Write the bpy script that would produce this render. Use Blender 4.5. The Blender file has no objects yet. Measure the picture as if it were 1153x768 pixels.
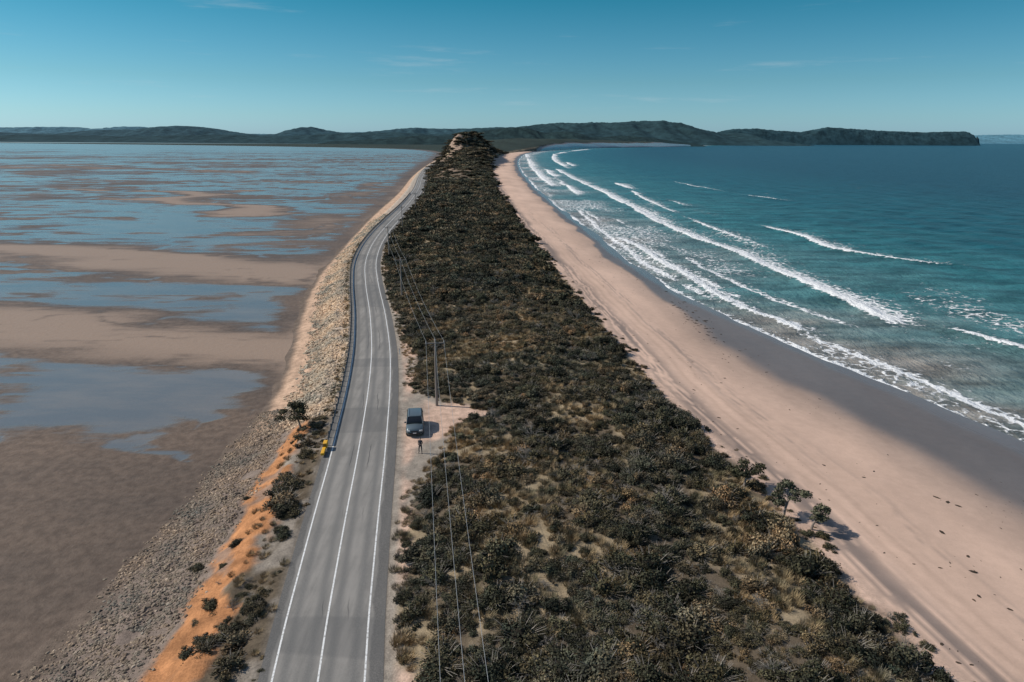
import bpy, math, random
import numpy as np
from mathutils import Vector, Matrix, Euler
random.seed(7); rng=np.random.default_rng(7)
sc=bpy.context.scene
sc.view_settings.view_transform='Standard'; sc.view_settings.look='None'; sc.view_settings.exposure=0

# ------------------------------------------------------------------ helpers
def S(t):
    t=np.clip(t,0,1); return t*t*(3-2*t)
def _h(ix,iy,s):
    a=(ix.astype(np.int64)*374761393+iy.astype(np.int64)*668265263+s*1442695041)&0xffffffff
    a=((a^(a>>13))*1274126177)&0xffffffff
    a=(a^(a>>16))&0xffffff
    return a/float(0xffffff)
def vn(x,y,s=0):
    x=np.asarray(x,float);y=np.asarray(y,float)
    ix=np.floor(x);iy=np.floor(y);fx=x-ix;fy=y-iy
    fx=fx*fx*(3-2*fx);fy=fy*fy*(3-2*fy)
    ix=ix.astype(np.int64);iy=iy.astype(np.int64)
    return (_h(ix,iy,s)*(1-fx)+_h(ix+1,iy,s)*fx)*(1-fy)+(_h(ix,iy+1,s)*(1-fx)+_h(ix+1,iy+1,s)*fx)*fy
def fbm(x,y,o=4,s=0):
    r=0;a=1;t=0
    for i in range(o):
        r=r+a*vn(x*2**i+17.3*i,y*2**i-9.1*i,s+i);t+=a;a*=.5
    return r/t
def curve(pts):
    ys=np.array([p[0] for p in pts],float);xs=np.array([p[1] for p in pts],float)
    m=np.gradient(xs,ys)
    def f(y):
        y=np.asarray(y,float);yc=np.clip(y,ys[0],ys[-1])
        i=np.clip(np.searchsorted(ys,yc,side='right')-1,0,len(ys)-2)
        h=ys[i+1]-ys[i];t=(yc-ys[i])/h
        r=(2*t**3-3*t**2+1)*xs[i]+(t**3-2*t**2+t)*h*m[i]+(-2*t**3+3*t**2)*xs[i+1]+(t**3-t**2)*h*m[i+1]
        return r
    return f
def lerp(a,b,t):
    a=np.asarray(a);b=np.asarray(b)
    return a*(1-t[...,None])+b*t[...,None]

def new_obj(name,me,parent=None,mat=None):
    o=bpy.data.objects.new(name,me);sc.collection.objects.link(o)
    if parent: o.parent=parent
    if mat: me.materials.append(mat)
    return o
def raw_mesh(name,V,F,smooth=True):
    V=np.asarray(V,np.float32).reshape(-1,3);F=np.asarray(F,np.int32)
    n=F.shape[1];me=bpy.data.meshes.new(name)
    me.vertices.add(len(V));me.vertices.foreach_set('co',V.ravel())
    me.loops.add(F.size);me.loops.foreach_set('vertex_index',F.ravel())
    me.polygons.add(len(F));me.polygons.foreach_set('loop_start',np.arange(len(F),dtype=np.int32)*n)
    me.update(calc_edges=True);me.validate()
    me.polygons.foreach_set('use_smooth',np.full(len(me.polygons),smooth))
    return me
def attr_f(me,n,v):
    a=me.attributes.new(n,'FLOAT','POINT');a.data.foreach_set('value',np.asarray(v,np.float32).ravel())
def attr_c(me,n,c):
    c=np.asarray(c,np.float32).reshape(-1,3)
    c4=np.concatenate([c,np.ones((len(c),1),np.float32)],1)
    a=me.attributes.new(n,'FLOAT_COLOR','POINT');a.data.foreach_set('color',c4.ravel())
def grid_faces(R,C,off=0):
    i=np.arange((R-1)*(C-1));r=i//(C-1);c=i%(C-1);a=r*C+c+off
    return np.stack([a,a+1,a+C+1,a+C],1)

class NT:
    def __init__(s,mat):
        s.t=mat.node_tree
    def n(s,typ,ins=None,**kw):
        nd=s.t.nodes.new(typ)
        for k,v in kw.items(): setattr(nd,k,v)
        for k,v in (ins or {}).items():
            if isinstance(v,bpy.types.NodeSocket): s.t.links.new(v,nd.inputs[k])
            else: nd.inputs[k].default_value=v
        return nd
    def mix(s,f,a,b,blend='MIX'):
        nd=s.t.nodes.new('ShaderNodeMix');nd.data_type='RGBA';nd.blend_type=blend
        for idx,v in ((0,f),(6,a),(7,b)):
            if isinstance(v,bpy.types.NodeSocket): s.t.links.new(v,nd.inputs[idx])
            else: nd.inputs[idx].default_value=(v if idx==0 else (*v,1) if len(v)==3 else v)
        return nd.outputs[2]
    def noise(s,vec,scale,detail=4,rough=.55):
        ins={'Scale':scale,'Detail':detail,'Roughness':rough}
        if vec is not None: ins['Vector']=vec
        return s.n('ShaderNodeTexNoise',ins).outputs[0]
    def map(s,v,a,b,c=0.,d=1.,smooth=True):
        nd=s.n('ShaderNodeMapRange',{'Value':v,'From Min':a,'From Max':b,'To Min':c,'To Max':d})
        if smooth: nd.interpolation_type='SMOOTHSTEP'
        return nd.outputs[0]
    def math(s,op,a,b=0.):
        nd=s.t.nodes.new('ShaderNodeMath');nd.operation=op
        for i,v in enumerate((a,b)):
            if isinstance(v,bpy.types.NodeSocket): s.t.links.new(v,nd.inputs[i])
            else: nd.inputs[i].default_value=v
        return nd.outputs[0]
    def attr(s,name,out='Fac'):
        nd=s.t.nodes.new('ShaderNodeAttribute');nd.attribute_name=name;return nd.outputs[out]
    def pos(s,scale=(1,1,1),rot=(0,0,0)):
        g=s.t.nodes.new('ShaderNodeNewGeometry')
        return s.n('ShaderNodeMapping',{'Vector':g.outputs['Position'],'Scale':scale,'Rotation':rot}).outputs[0]
    def bump(s,h,strength,dist):
        return s.n('ShaderNodeBump',{'Height':h,'Strength':strength,'Distance':dist}).outputs[0]
    def grey(s,v): return s.n('ShaderNodeCombineColor',{0:v,1:v,2:v}).outputs[0]
    def link(s,a,b): s.t.links.new(a,b)
def mat(name,col=(.5,.5,.5),rough=.7,metal=0,spec=.5):
    m=bpy.data.materials.new(name);m.use_nodes=True
    b=m.node_tree.nodes['Principled BSDF']
    b.inputs['Base Color'].default_value=(*col,1);b.inputs['Roughness'].default_value=rough
    b.inputs['Metallic'].default_value=metal;b.inputs['Specular IOR Level'].default_value=spec
    return m,NT(m),b
def noisy(name,col,rough=.7,metal=0,amt=.25,scale=6,spec=.5):
    m,t,b=mat(name,col,rough,metal,spec)
    f=t.noise(None,scale,5)
    c=t.mix(f,tuple(x*(1-amt) for x in col),tuple(min(1,x*(1+amt)) for x in col))
    t.link(c,b.inputs['Base Color']);return m

# ------------------------------------------------------------------ survey lines (metres)
CX=curve([(-80,4),(-20,-3.4),(10,-7.9),(33.3,-11.46),(38.6,-12.3),(44.6,-13.15),(52.2,-14.2),(62.4,-15.55),(71.2,-16.8),(82.6,-18.5),(97.8,-21.1),(118.9,-25.5),(150.5,-32.9),(172.9,-37.7),(202.7,-42.3),(232.3,-45.4),(271.5,-48.1),(349.2,-52.8),(442.9,-60.5),(603,-78),(793,-96),(1030,-110),(1300,-122),(2000,-165),(4700,-300)])
apts=[(-80,-30),(36.5,-31.4),(57.3,-31.3),(78.1,-32),(90.6,-33.4),(107.2,-36.8),(130.4,-42.3),(165,-49),(222.3,-55.5),(297.8,-63.1),(446,-74.8),(661.6,-95.9),(1030,-123),(1500,-150),(1977,-198),(2800,-520),(3600,-1600),(4700,-4000)]
A=curve(apts);AA=curve(apts+[(45000,-4000)])
F=curve([(-80,3),(0,-2.5),(33,-6.4),(44.6,-8.2),(52,-9.2),(58,-8.6),(64.4,-6.8),(70,-6.0),(73,-5.0),(75.2,-2.6),(77,-4.5),(79.5,-9.4),(89.6,-13.6),(98,-15.4),(119,-20.6),(150,-28.4),(203,-37.2),(271,-43.2),(349,-47.5),(443,-55),(603,-72),(793,-90),(1030,-104),(1300,-116),(2000,-158),(4700,-290)])
G=curve([(-80,30),(0,27.5),(32.8,25.4),(41.8,24),(51.4,22.9),(57.7,22.3),(65.5,21),(75.3,19.6),(88.2,17.6),(105.7,16),(130.8,13.5),(170,10),(240,4),(343.5,-4),(593.5,-18),(924.5,-29.7),(1247,-33),(1773,-8),(2465,139),(3482,479),(4385,1050),(4700,1200)])
I=curve([(-80,76),(0,68),(40,63.8),(73,59.7),(84,56.7),(98.3,53.2),(117.8,47.6),(145.8,40.5),(189.6,34.4),(267.7,30),(335,25.8),(446,19.9),(661.6,12.6),(869.5,8.8),(1264,11),(1977,50),(2748,189),(3882,582),(5350,1370),(9000,2600),(40000,2600)])
WW=curve([(-80,17),(57,15),(89,15.5),(106,14.5),(130,9.5),(163,5.0),(190,4.2),(400,4.5),(1000,7),(4700,14)])
Z0=3.0
FB,FC=.48,.73

def ground_profile(X,Y):
    a=A(Y);L=CX(Y)-3.5;R=CX(Y)+3.8;f=F(Y);g=G(Y);i=I(Y);h=i-WW(Y)
    b=a+FB*(L-a);c=a+FC*(L-a);k=.5*(g+h)
    xs=[a-25,a,b,c,L-.4,L,R,f,g,k,h,i,i+40];zs=[-1.6,0,1.0,2.6,2.93,2.93,2.93,3.05,2.9,1.9,.55,0,-2]
    z=np.full(np.shape(X),-1.6)
    for j in range(len(xs)-1):
        w=np.clip((X-xs[j])/np.maximum(xs[j+1]-xs[j],.01),0,1)
        z=np.where(X>=xs[j],zs[j]*(1-w)+zs[j+1]*w,z)
    u=np.clip((X-f)/np.maximum(g-f,.1),0,1);s=np.sin(np.pi*u)
    z=z+s*(.9+2.6*fbm(X*.11,Y*.08,3,3)-1.1)
    hm=s**.38
    z=z+hm*(33*np.exp(-((X+58)/38)**2-((Y-1150)/180)**2)+21*np.exp(-((X+84)/24)**2-((Y-1030)/110)**2)
            +15*np.exp(-((X+45)/30)**2-((Y-900)/120)**2)+24*np.exp(-((X+30)/40)**2-((Y-1420)/160)**2)+6*np.exp(-((X+30)/40)**2-((Y-640)/110)**2))*(.72+.56*fbm(X*.05,Y*.012,3,8))
    z=z+hm*S((Y-1500)/1300)*(16+30*fbm(X*.004,Y*.004,4,5))
    bank=S((X-a-1)/3)*S((L-.5-X)/1.5)
    z=z+bank*(fbm(X*.5,Y*.4,3,11)-.5)*.9
    beach=S((X-g)/3)
    z=z+beach*(fbm(X*.12,Y*.05,3,12)-.5)*.30*S((i+6-X)/8)
    z=z+(fbm(X*.2,Y*.12,2,14)-.5)*.25*S((a+2-X)/3)
    return z

# ------------------------------------------------------------------ isthmus terrain
ys=[-70.]
while ys[-1]<4700: ys.append(ys[-1]+max(.38,abs(ys[-1])*.0062))
ys=np.array(ys)
a=A(ys);L=CX(ys)-3.5;R=CX(ys)+3.8;f=F(ys);g=G(ys);i_=I(ys);h=i_-WW(ys)
feat=[a-25,a,a+FB*(L-a),a+FC*(L-a),L,R,f,g,.5*(g+h),h,i_,i_+40]
cnt=[10,26,14,14,6,14,100,32,34,22,24]
cols=[]
for j,n in enumerate(cnt):
    t=np.linspace(0,1,n,endpoint=False)[None,:]
    cols.append(feat[j][:,None]*(1-t)+feat[j+1][:,None]*t)
cols.append(feat[-1][:,None])
X=np.concatenate(cols,1);Y=np.repeat(ys[:,None],X.shape[1],1)
Z=ground_profile(X,Y)
me=raw_mesh('ground',np.stack([X,Y,Z],-1),grid_faces(*X.shape))
a2,L2,R2,f2,g2,i2=A(Y),CX(Y)-3.5,CX(Y)+3.8,F(Y),G(Y),I(Y);h2=i2-WW(Y)
b2=a2+FB*(L2-a2);c2=a2+FC*(L2-a2)
near=1-S((Y-72)/6)
w1=(fbm(X*.35,Y*.35,4,21)-.5)*3.2
w2=(fbm(X*.12,Y*.08,4,22)-.5)*5
col=np.zeros(X.shape+(3,));
mud=np.array([.15,.115,.09]);rub=np.array([.21,.165,.135]);org=np.array([.54,.25,.11]);rev=np.array([.43,.345,.27])
vegg=np.array([.115,.09,.062]);sand=np.array([.63,.44,.332]);straw=np.array([.35,.275,.175]);gravel=np.array([.29,.25,.205]);tan=np.array([.50,.34,.235])
forest=np.array([.030,.042,.034])
col[:]=mud
t=S((X+w1*.3-a2-.2)/1.5);col=lerp(col,np.where(near[...,None]>.5,rub,tan),t)
far_rev=lerp(rev,gravel*1.2,S((Y-260)/200))
orgv=lerp(org*.6,org,fbm(X*.8,Y*.5,3,31))
orgv=lerp(orgv,rub,S((fbm(X*.5,Y*.35,4,131)-.60)/.1)*.7)
col=lerp(col,orgv*near[...,None]+far_rev*(1-near[...,None]),S((X+w1*1.2-b2)/.8))
vw=lerp(vegg,gravel*.85,S((fbm(X*.4,Y*.3,3,37)-.5)/.15))
col=lerp(col,vw*near[...,None]+far_rev*(1-near[...,None]),S((X+w1*1.6-c2)/.8))
col=lerp(col,np.broadcast_to(gravel*.6,col.shape),S((X-(L2-.45))/.4))
sh=lerp(gravel,sand*.86,S((fbm(X*.25,Y*.2,4,33)-.38)/.2)*S((X-R2-.4)/1.0))
col=lerp(col,sh,S((X-R2)/.3))
vg=lerp(vegg,straw,S((fbm(X*.16,Y*.12,4,35)-.50)/.12)*.8)
col=lerp(col,vg,S((X+w1-f2)/1.0))
scar=S((fbm(X*.05,Y*.016,4,38)-.60)/.04)*S((Y-500)/200)*S((1500-Y)/200)*S((X-f2)/3)
col=lerp(col,np.broadcast_to(sand*.6,col.shape),scar*.7)
ff=S((Y-1300)/500)*S((g2-X)/20)
col=lerp(col,np.broadcast_to(forest,col.shape)*(.7+.6*fbm(X*.02,Y*.01,3,39))[...,None],ff)
sandv=lerp(sand*.95,sand*1.05,fbm(X*.1,Y*.04,4,41))
col=lerp(col,sandv,S((X+w1-g2)/1.4))
tb=X-g2+w2*.45
st=vn(Y*.05+X*.02,tb*2.4,44)*.55+vn(Y*.18,tb*5,45)*.3+vn(Y*.9,tb*3,46)*.15
dk=np.array([.17,.14,.125])
den=np.exp(-((tb-4.0)/1.9)**2)
col=lerp(col,np.broadcast_to(dk,col.shape),den*S((st-.30)/.2)*.85*S((700-Y)/300))
den2=np.exp(-((tb-10.5-3*(fbm(Y*.02,Y*0,2,47)-.5))/1.3)**2)
col=lerp(col,np.broadcast_to(dk*1.3,col.shape),den2*S((st-.48)/.2)*.55*S((400-Y)/200))
tr=np.exp(-((tb-7.2)/.35)**2)+np.exp(-((tb-8.9)/.3)**2)
col=lerp(col,sandv*.68,np.clip(tr,0,1)*.5*S((300-Y)/200))
xw=X+w2*.7+(fbm(Y*.03,Y*0,3,49)-.5)*5
damp=S((xw-(h2-9))/10)
col=lerp(col,np.broadcast_to(np.array([.36,.265,.21]),col.shape),damp*.75*S((X-g2-1)/2))
wet=S((xw-h2+1.5)/np.clip(.38*(i2-h2),1.,6))
col=lerp(col,np.broadcast_to(np.array([.150,.128,.115]),col.shape),wet)
glos=S((X-(i2-3.5)+w2*.5)/2.5)
smooth_=S((X-g2-1)/2)
attr_c(me,'Col',col);attr_f(me,'wet',wet);attr_f(me,'sandy',smooth_);attr_f(me,'gloss',glos)
m,t,b=mat('ground_mat')
p=t.pos();n1=t.noise(p,.9,7,.62);n2=t.noise(p,7.,4,.6);n0=t.noise(t.pos((1,.4,1)),.08,5,.6)
nn=t.math('ADD',t.math('MULTIPLY',n1,.6),t.math('MULTIPLY',n2,.4))
wetA=t.attr('wet');sA=t.attr('sandy');gA=t.attr('gloss')
v=t.map(nn,.3,.7,.62,1.38);vs=t.math('MULTIPLY',t.map(nn,.3,.7,.93,1.07),t.map(n0,.3,.7,.88,1.1))
vv=t.mix(sA,t.grey(v),t.grey(vs))
t.link(t.mix(1.,t.attr('Col','Color'),vv,'MULTIPLY'),b.inputs['Base Color'])
t.link(t.math('SUBTRACT',t.map(wetA,0.,1.,.95,.45),t.math('MULTIPLY',gA,.24)),b.inputs['Roughness'])
t.link(t.map(wetA,0.,1.,.12,.4),b.inputs['Specular IOR Level'])
bs=t.map(sA,0.,1.,.6,.16)
bn=t.n('ShaderNodeBump',{'Height':nn,'Strength':bs,'Distance':.25});t.link(bn.outputs[0],b.inputs['Normal'])
new_obj('ground',me,mat=m)

# ------------------------------------------------------------------ ocean
ys=[-70.]
while ys[-1]<100: ys.append(ys[-1]+.75)
while ys[-1]<45000: ys.append(ys[-1]*1.0078)
ys=np.array(ys)
d=list(np.arange(-14,120,.7))
while d[-1]<45000: d.append(d[-1]+.7*1.035**(len(d)-191))
d=np.array(d);d=np.concatenate([[-14.5],d])
X=I(ys)[:,None]+d[None,:];Y=np.repeat(ys[:,None],len(d),1)
sd=X-I(Y)
wp=(fbm(X*.05,Y*.035,4,51)-.5)*9+(fbm(X*.30,Y*.22,3,52)-.5)*2.6
foam=np.zeros(X.shape);crest=np.zeros(X.shape)
def breaker(pts,front,tail,s,seed,gap=.0,wpk=.6):
    global foam,crest
    pts=sorted([(y,x) for x,y in pts]);cf=curve(pts);y0,y1=pts[0][0],pts[-1][0]
    e=X-cf(Y)+wp*wpk
    act=S((Y-y0)/(.09*y0+3))*S((y1-Y)/(.07*y1+3))
    brk=S((fbm(Y*(3.2/(y0+60)),X*.004+seed,3,seed)-gap)/.2)
    tl=tail*(.35+1.3*fbm(X*.02,Y*.06,3,seed+1))
    p=np.where(e<0,np.exp(-(e/front)**2),np.exp(-e/tl))*act*brk*s
    foam=np.maximum(foam,p);crest=np.maximum(crest,np.exp(-(e/2.2)**2)*act*(.3+.7*brk))
breaker([(74,122),(74.5,146),(72.8,170),(70.5,213),(65,268),(63,357),(62,485),(55,661),(53,900)],1.2,5.6,1.25,60,.08)
breaker([(84,215),(80,290),(80,380),(84,520)],1.0,3.6,.95,160,.40)
breaker([(106.7,300),(106.6,255),(107.8,218),(122,200),(136,190)],1.2,6,1.15,63,.10)
breaker([(81,131),(83.7,121),(87,112),(92,103)],.9,3.0,1.1,66,.05)
breaker([(69,108),(70,100.6),(71.4,95.5)],.8,2.4,1.1,69,.0)
breaker([(37,262),(39,243),(44,194),(47,160),(52,132),(57,115)],1.0,3.8,1.05,72,.14)
breaker([(39,900),(41,560),(43,380),(46,290)],1.6,6,1.1,75,.2)
breaker([(88,1300),(83,700),(92,430),(95,360)],1.6,7,1.0,78,.40)
breaker([(33,1900),(27,1200),(25,800),(30,520)],2.2,8,1.1,81,.15)
breaker([(110,1900),(72,1200),(70,850)],2.5,9,1.05,84,.26)
breaker([(330,3000),(200,2400),(100,1800)],4,14,1.0,87,.15)
breaker([(140,640),(150,480),(170,400)],1.2,5,.9,181,.50)
e=sd+wp*.35
sw=np.where(e<.2,np.exp(-((e-.2)/1.4)**2),np.exp(-(e-.2)/1.8))
foam=np.maximum(foam,sw*(.84+.45*(fbm(Y*.04,X*0,3,90)-.4)))
for off_,sed,am,th in((6.5,93,.95,.32),(12.5,193,.85,.40),(20,293,.8,.46)):
    e2=e-off_-5*(fbm(Y*.012,X*0+3,2,sed)-.5)
    sw2=np.where(e2<0,np.exp(-(e2/.7)**2),np.exp(-e2/2.2))*S((fbm(Y*.03,X*0+9,3,sed+1)-th)/.12)
    foam=np.maximum(foam,sw2*am*S((460-Y)/160))
lace=S((46-sd)/26)*S((sd+1)/5)*S((fbm(X*.06,Y*.03,3,96)-.34)/.22)*.43
lace2=S((80-sd)/18)*S((sd-40)/12)*S((fbm(X*.05,Y*.02,3,97)-.40)/.2)*.38*S((600-Y)/300)
foam=np.maximum(foam,np.maximum(lace,lace2))
swell=(.22*np.sin(sd*.32+wp*.55+Y*.012)+.3*(fbm(X*.11,Y*.04,3,98)-.5))*S(sd/12)
Z=-.04+swell*.8+crest*.6
Z=np.where(sd<3,np.minimum(Z,.06+.02*np.clip(sd,0,3)),Z)
far=S((Y-3000)/3000)+S((sd-1500)/2000);Z=Z*(1-np.clip(far,0,1))
me=raw_mesh('ocean',np.stack([X,Y,Z],-1),grid_faces(*X.shape))
attr_f(me,'foam',foam);attr_f(me,'shore',np.clip(sd+wp*1.0,-20,2000))
m,t,b=mat('ocean_water')
p=t.pos();shore=t.attr('shore')
big=t.noise(t.pos((.35,1,1)),.018,4,.6)
sh2=t.math('ADD',shore,t.map(big,.3,.7,-22.,22.))
ramp=t.n('ShaderNodeValToRGB',{'Fac':t.map(sh2,-4.,330.,0.,1.,False)});cr=ramp.color_ramp
els=[(0,(.21,.19,.165)),(.045,(.135,.175,.165)),(.12,(.068,.155,.155)),(.24,(.024,.115,.122)),(.46,(.007,.068,.082)),(1,(.003,.034,.050))]
cr.elements[0].position=0;cr.elements[0].color=(*els[0][1],1)
cr.elements[1].position=1;cr.elements[1].color=(*els[-1][1],1)
for q,cc in els[1:-1]:
    z=cr.elements.new(q);z.color=(*cc,1)
pat=t.noise(t.pos((.6,1.6,1),(0,0,.35)),.09,6,.68)
pv=t.map(pat,.32,.68,.5,1.55)
wc=t.mix(1.,ramp.outputs[0],t.grey(pv),'MULTIPLY')
fn=t.noise(p,.55,6,.7)
vo=t.n('ShaderNodeTexVoronoi',{'Vector':t.n('ShaderNodeVectorMath',{0:p,1:t.n('ShaderNodeTexNoise',{'Vector':p,'Scale':.6,'Detail':2.}).outputs[1]}).outputs[0],'Scale':.5},feature='DISTANCE_TO_EDGE').outputs[0]
lc=t.map(vo,0.,.25,.20,-.14)
fm=t.math('ADD',t.math('ADD',t.attr('foam'),t.map(fn,.25,.75,-.42,.42,False)),lc)
fmask=t.map(fm,.42,.66)
wcn=t.noise(t.pos((.5,1.8,1)),.05,5,.75);cap=t.math('MULTIPLY',t.map(wcn,.69,.73),t.map(shore,60.,160.))
fmask=t.math('MAXIMUM',fmask,t.math('MULTIPLY',cap,.7))
t.link(t.mix(fmask,wc,(.80,.81,.80)),b.inputs['Base Color'])
t.link(t.map(fmask,0.,1.,.28,.9),b.inputs['Roughness'])
b.inputs['IOR'].default_value=1.33
t.link(t.map(fmask,0.,1.,.20,.1),b.inputs['Specular IOR Level'])
w_a=t.noise(t.pos((1,.45,1),(0,0,-.15)),.35,6,.65)
hh=t.math('ADD',w_a,t.math('MULTIPLY',fmask,.1))
t.link(t.bump(hh,1.,1.5),b.inputs['Normal'])
new_obj('ocean',me,mat=m)

# ------------------------------------------------------------------ tidal bay
d=list(np.arange(-14,90,.9))
while d[-1]<45000: d.append(d[-1]+.9*1.03**(len(d)-115))
d=np.array(d)[::-1]
X=AA(ys)[:,None]-d[None,:];Y=np.repeat(ys[:,None],len(d),1)
k_=np.clip(Y/300,.25,3)
Xq=X+(fbm(X*.012,Y*.02,4,201)-.5)*120*k_;Yq=Y+(fbm(X*.012,Y*.03,5,202)-.5)*70*k_
def seg(x0,y0,x1,y1,w):
    dx,dy=x1-x0,y1-y0;q=np.clip(((Xq-x0)*dx+(Yq-y0)*dy)/(dx*dx+dy*dy),0,1)
    return np.exp(-(((Xq-x0-q*dx)*.5)**2+(Yq-y0-q*dy)**2)/w**2)
wx=(fbm(X*.02,Y*.02,4,101)-.5)
bars=np.maximum.reduce([seg(-270,470,-120,325,15)*1.1,seg(-260,245,-72,176,21)*1.1,seg(-170,144,-48,112,13)*1.05,seg(-400,600,-180,540,10)*.8,seg(-330,330,-180,290,8)*.7,seg(-90,260,-75,320,12)*.7,seg(-105,400,-98,560,16)*.7,seg(-700,900,-260,760,22)*.8])
nearm=S((94-Y+(X+50)*.10+wx*80)/34)
r1=np.abs(fbm(Xq*.012,Yq*.035,4,104)*2-1);r2=np.abs(fbm(Xq*.035+4,Yq*.09,4,110)*2-1);r3=np.abs(fbm(X*.05+Y*.02,Y*.11,4,115)*2-1)
flat=.48+(fbm(X*.006,Y*.022,4,107)-.5)*.9
flat=flat-.50*S((.16-r1)/.16)-.25*S((.14-r2)/.14)
flat=flat*S((Y-95)/40)*S((3000-Y)/1800)
edge=np.exp(-np.clip(AA(Y)-X,0,999)/(4+Y*.015))
mudf=np.maximum.reduce([bars*1.0-.25*S((.10-r2)/.1),nearm*1.0-.30*S((.16-r1)/.16)*S((Y-60)/30)-.42*S((.10-r3)/.1)*S((Y-52)/20),edge*.9,flat])
mudf=mudf-np.exp(-(((X+50)/20)**2+((Y-86)/10)**2))*.42-np.exp(-(((X+85)/45)**2+((Y-158)/9)**2))*.35
mudf=mudf+.20*(fbm(X*.07,Y*.16,4,118)-.5)*S((130-Y)/20)*3
mudf=np.clip(mudf,-.5,1.6)
me=raw_mesh('tidal_flat',np.stack([X,Y,np.zeros(X.shape)-.02],-1),grid_faces(*X.shape))
attr_f(me,'mud',mudf);attr_f(me,'bars',np.clip(bars,0,1))
m,t,b=mat('tidal_flat_mat')
p=t.pos();pa=t.pos((.35,1,1),(0,0,.12))
n1=t.noise(pa,.12,7,.66);n2=t.noise(p,.9,6,.65);n3=t.noise(t.pos((.22,1,1),(0,0,-.2)),.35,6,.62);n4=t.noise(t.pos((.5,1,1)),.035,5,.6)
fld=t.math('ADD',t.attr('mud'),t.map(n1,.25,.75,-.26,.26,False))
fld=t.math('ADD',fld,t.map(n3,.3,.7,-.14,.14,False))
mk=t.map(fld,.24,.54);hi=t.map(fld,.50,.95)
mudc=t.mix(t.map(n2,.3,.7),(.088,.066,.051),(.140,.106,.082))
mudc=t.mix(t.map(n4,.35,.65),mudc,t.mix(1.,mudc,(1.45,1.38,1.30),'MULTIPLY'))
mudc=t.mix(t.math('MULTIPLY',hi,t.attr('bars')),mudc,(.31,.225,.165))
watc=t.mix(t.map(n1,.35,.65),(.125,.135,.138),(.18,.170,.155))
t.link(t.mix(mk,watc,mudc),b.inputs['Base Color'])
t.link(t.math('ADD',t.math('MULTIPLY',mk,.34),.19),b.inputs['Roughness'])
b.inputs['IOR'].default_value=1.33
t.link(t.map(mk,0.,1.,.42,.18),b.inputs['Specular IOR Level'])
bh=t.math('ADD',t.math('MULTIPLY',t.noise(p,2.2,4),.2),t.math('MULTIPLY',t.math('MULTIPLY',n2,mk),.7))
t.link(t.bump(bh,.5,.3),b.inputs['Normal'])
new_obj('tidal_flat',me,mat=m)

# ------------------------------------------------------------------ road
yr=np.concatenate([np.arange(-60,300,1.),np.arange(300,1300,4.)])
def strip(name,offs,dz,mat_,parent=None,y0=-60,y1=1300):
    yy=yr[(yr>=y0)&(yr<=y1)];cx=CX(yy);dx=np.gradient(cx,yy);ln=np.sqrt(1+dx*dx)
    nx,ny=1/ln,-dx/ln
    P=np.stack([cx[:,None]+nx[:,None]*offs[None,:],yy[:,None]+ny[:,None]*offs[None,:],
        np.zeros((len(yy),1))+Z0+dz-.012*np.abs(offs)[None,:]],-1)
    me=raw_mesh(name,P,grid_faces(len(yy),len(offs)))
    attr_f(me,'off',np.repeat(offs[None,:],len(yy),0))
    return new_obj(name,me,parent,mat_)
m,t,b=mat('asphalt',rough=.85,spec=.3)
p=t.pos();off=t.attr('off');n1=t.noise(t.pos((3,.25,1),(0,0,.14)),.5,6,.6);n2=t.noise(p,14.,4,.7);n3=t.noise(p,.35,4)
ao=t.math('ABSOLUTE',t.math('SUBTRACT',t.math('ABSOLUTE',off),1.35))
wheel=t.math('ABSOLUTE',t.math('SUBTRACT',ao,.72))
wf=t.map(wheel,.0,.5,.85,0.)
c=t.mix(t.map(t.math('ADD',t.math('MULTIPLY',n1,.6),t.math('MULTIPLY',n3,.4)),.35,.65),(.165,.158,.144),(.27,.253,.228))
c=t.mix(wf,c,(.138,.135,.127))
jit=t.math('ADD',t.math('ABSOLUTE',off),t.map(n3,.3,.7,-.16,.16,False))
eo=t.map(jit,2.88,3.1);c=t.mix(t.math('MULTIPLY',eo,.8),c,(.075,.073,.07))
c=t.mix(t.map(n2,.35,.75,0.,.35),c,(.33,.31,.28))
so=t.math('ADD',off,t.map(t.noise(t.pos((0.,.12,0.)),.9,4),.2,.8,-.5,.5,False))
sj=t.map(t.math('ABSOLUTE',t.math('SUBTRACT',so,1.2)),.02,.06,1.,0.);sj2=t.map(t.math('ABSOLUTE',t.math('ADD',so,.55)),.02,.05,1.,0.)
gate=t.map(t.noise(t.pos((0.,1.,0.)),.06,2),.5,.56)
c=t.mix(t.math('MULTIPLY',t.math('MAXIMUM',sj,sj2),t.math('MULTIPLY',gate,.75)),c,(.05,.05,.05))
pt=t.map(t.noise(t.pos((.25,1.,0.)),.05,1),.56,.57);c=t.mix(t.math('MULTIPLY',pt,.35),c,(.10,.10,.098))
t.link(c,b.inputs['Base Color']);t.link(t.bump(n2,.4,.02),b.inputs['Normal'])
road=strip('road',np.array([-3.55,-3.2,-2.9,-2.4,-2,-1.5,-1,-.5,0,.5,1,1.5,2,2.4,2.9,3.3,3.85]),0,m)
m,t,b=mat('road_paint',rough=.6)
n=t.noise(t.pos(),5.,6,.7)
t.link(t.mix(t.map(n,.48,.66),(.74,.74,.71),(.34,.33,.31)),b.inputs['Base Color'])
for nm,o in (('edge_line_west',-2.72),('centre_line',0.),('edge_line_east',2.75)):
    strip(nm,np.array([o-.06,o+.06]),.006,m,road)

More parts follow.
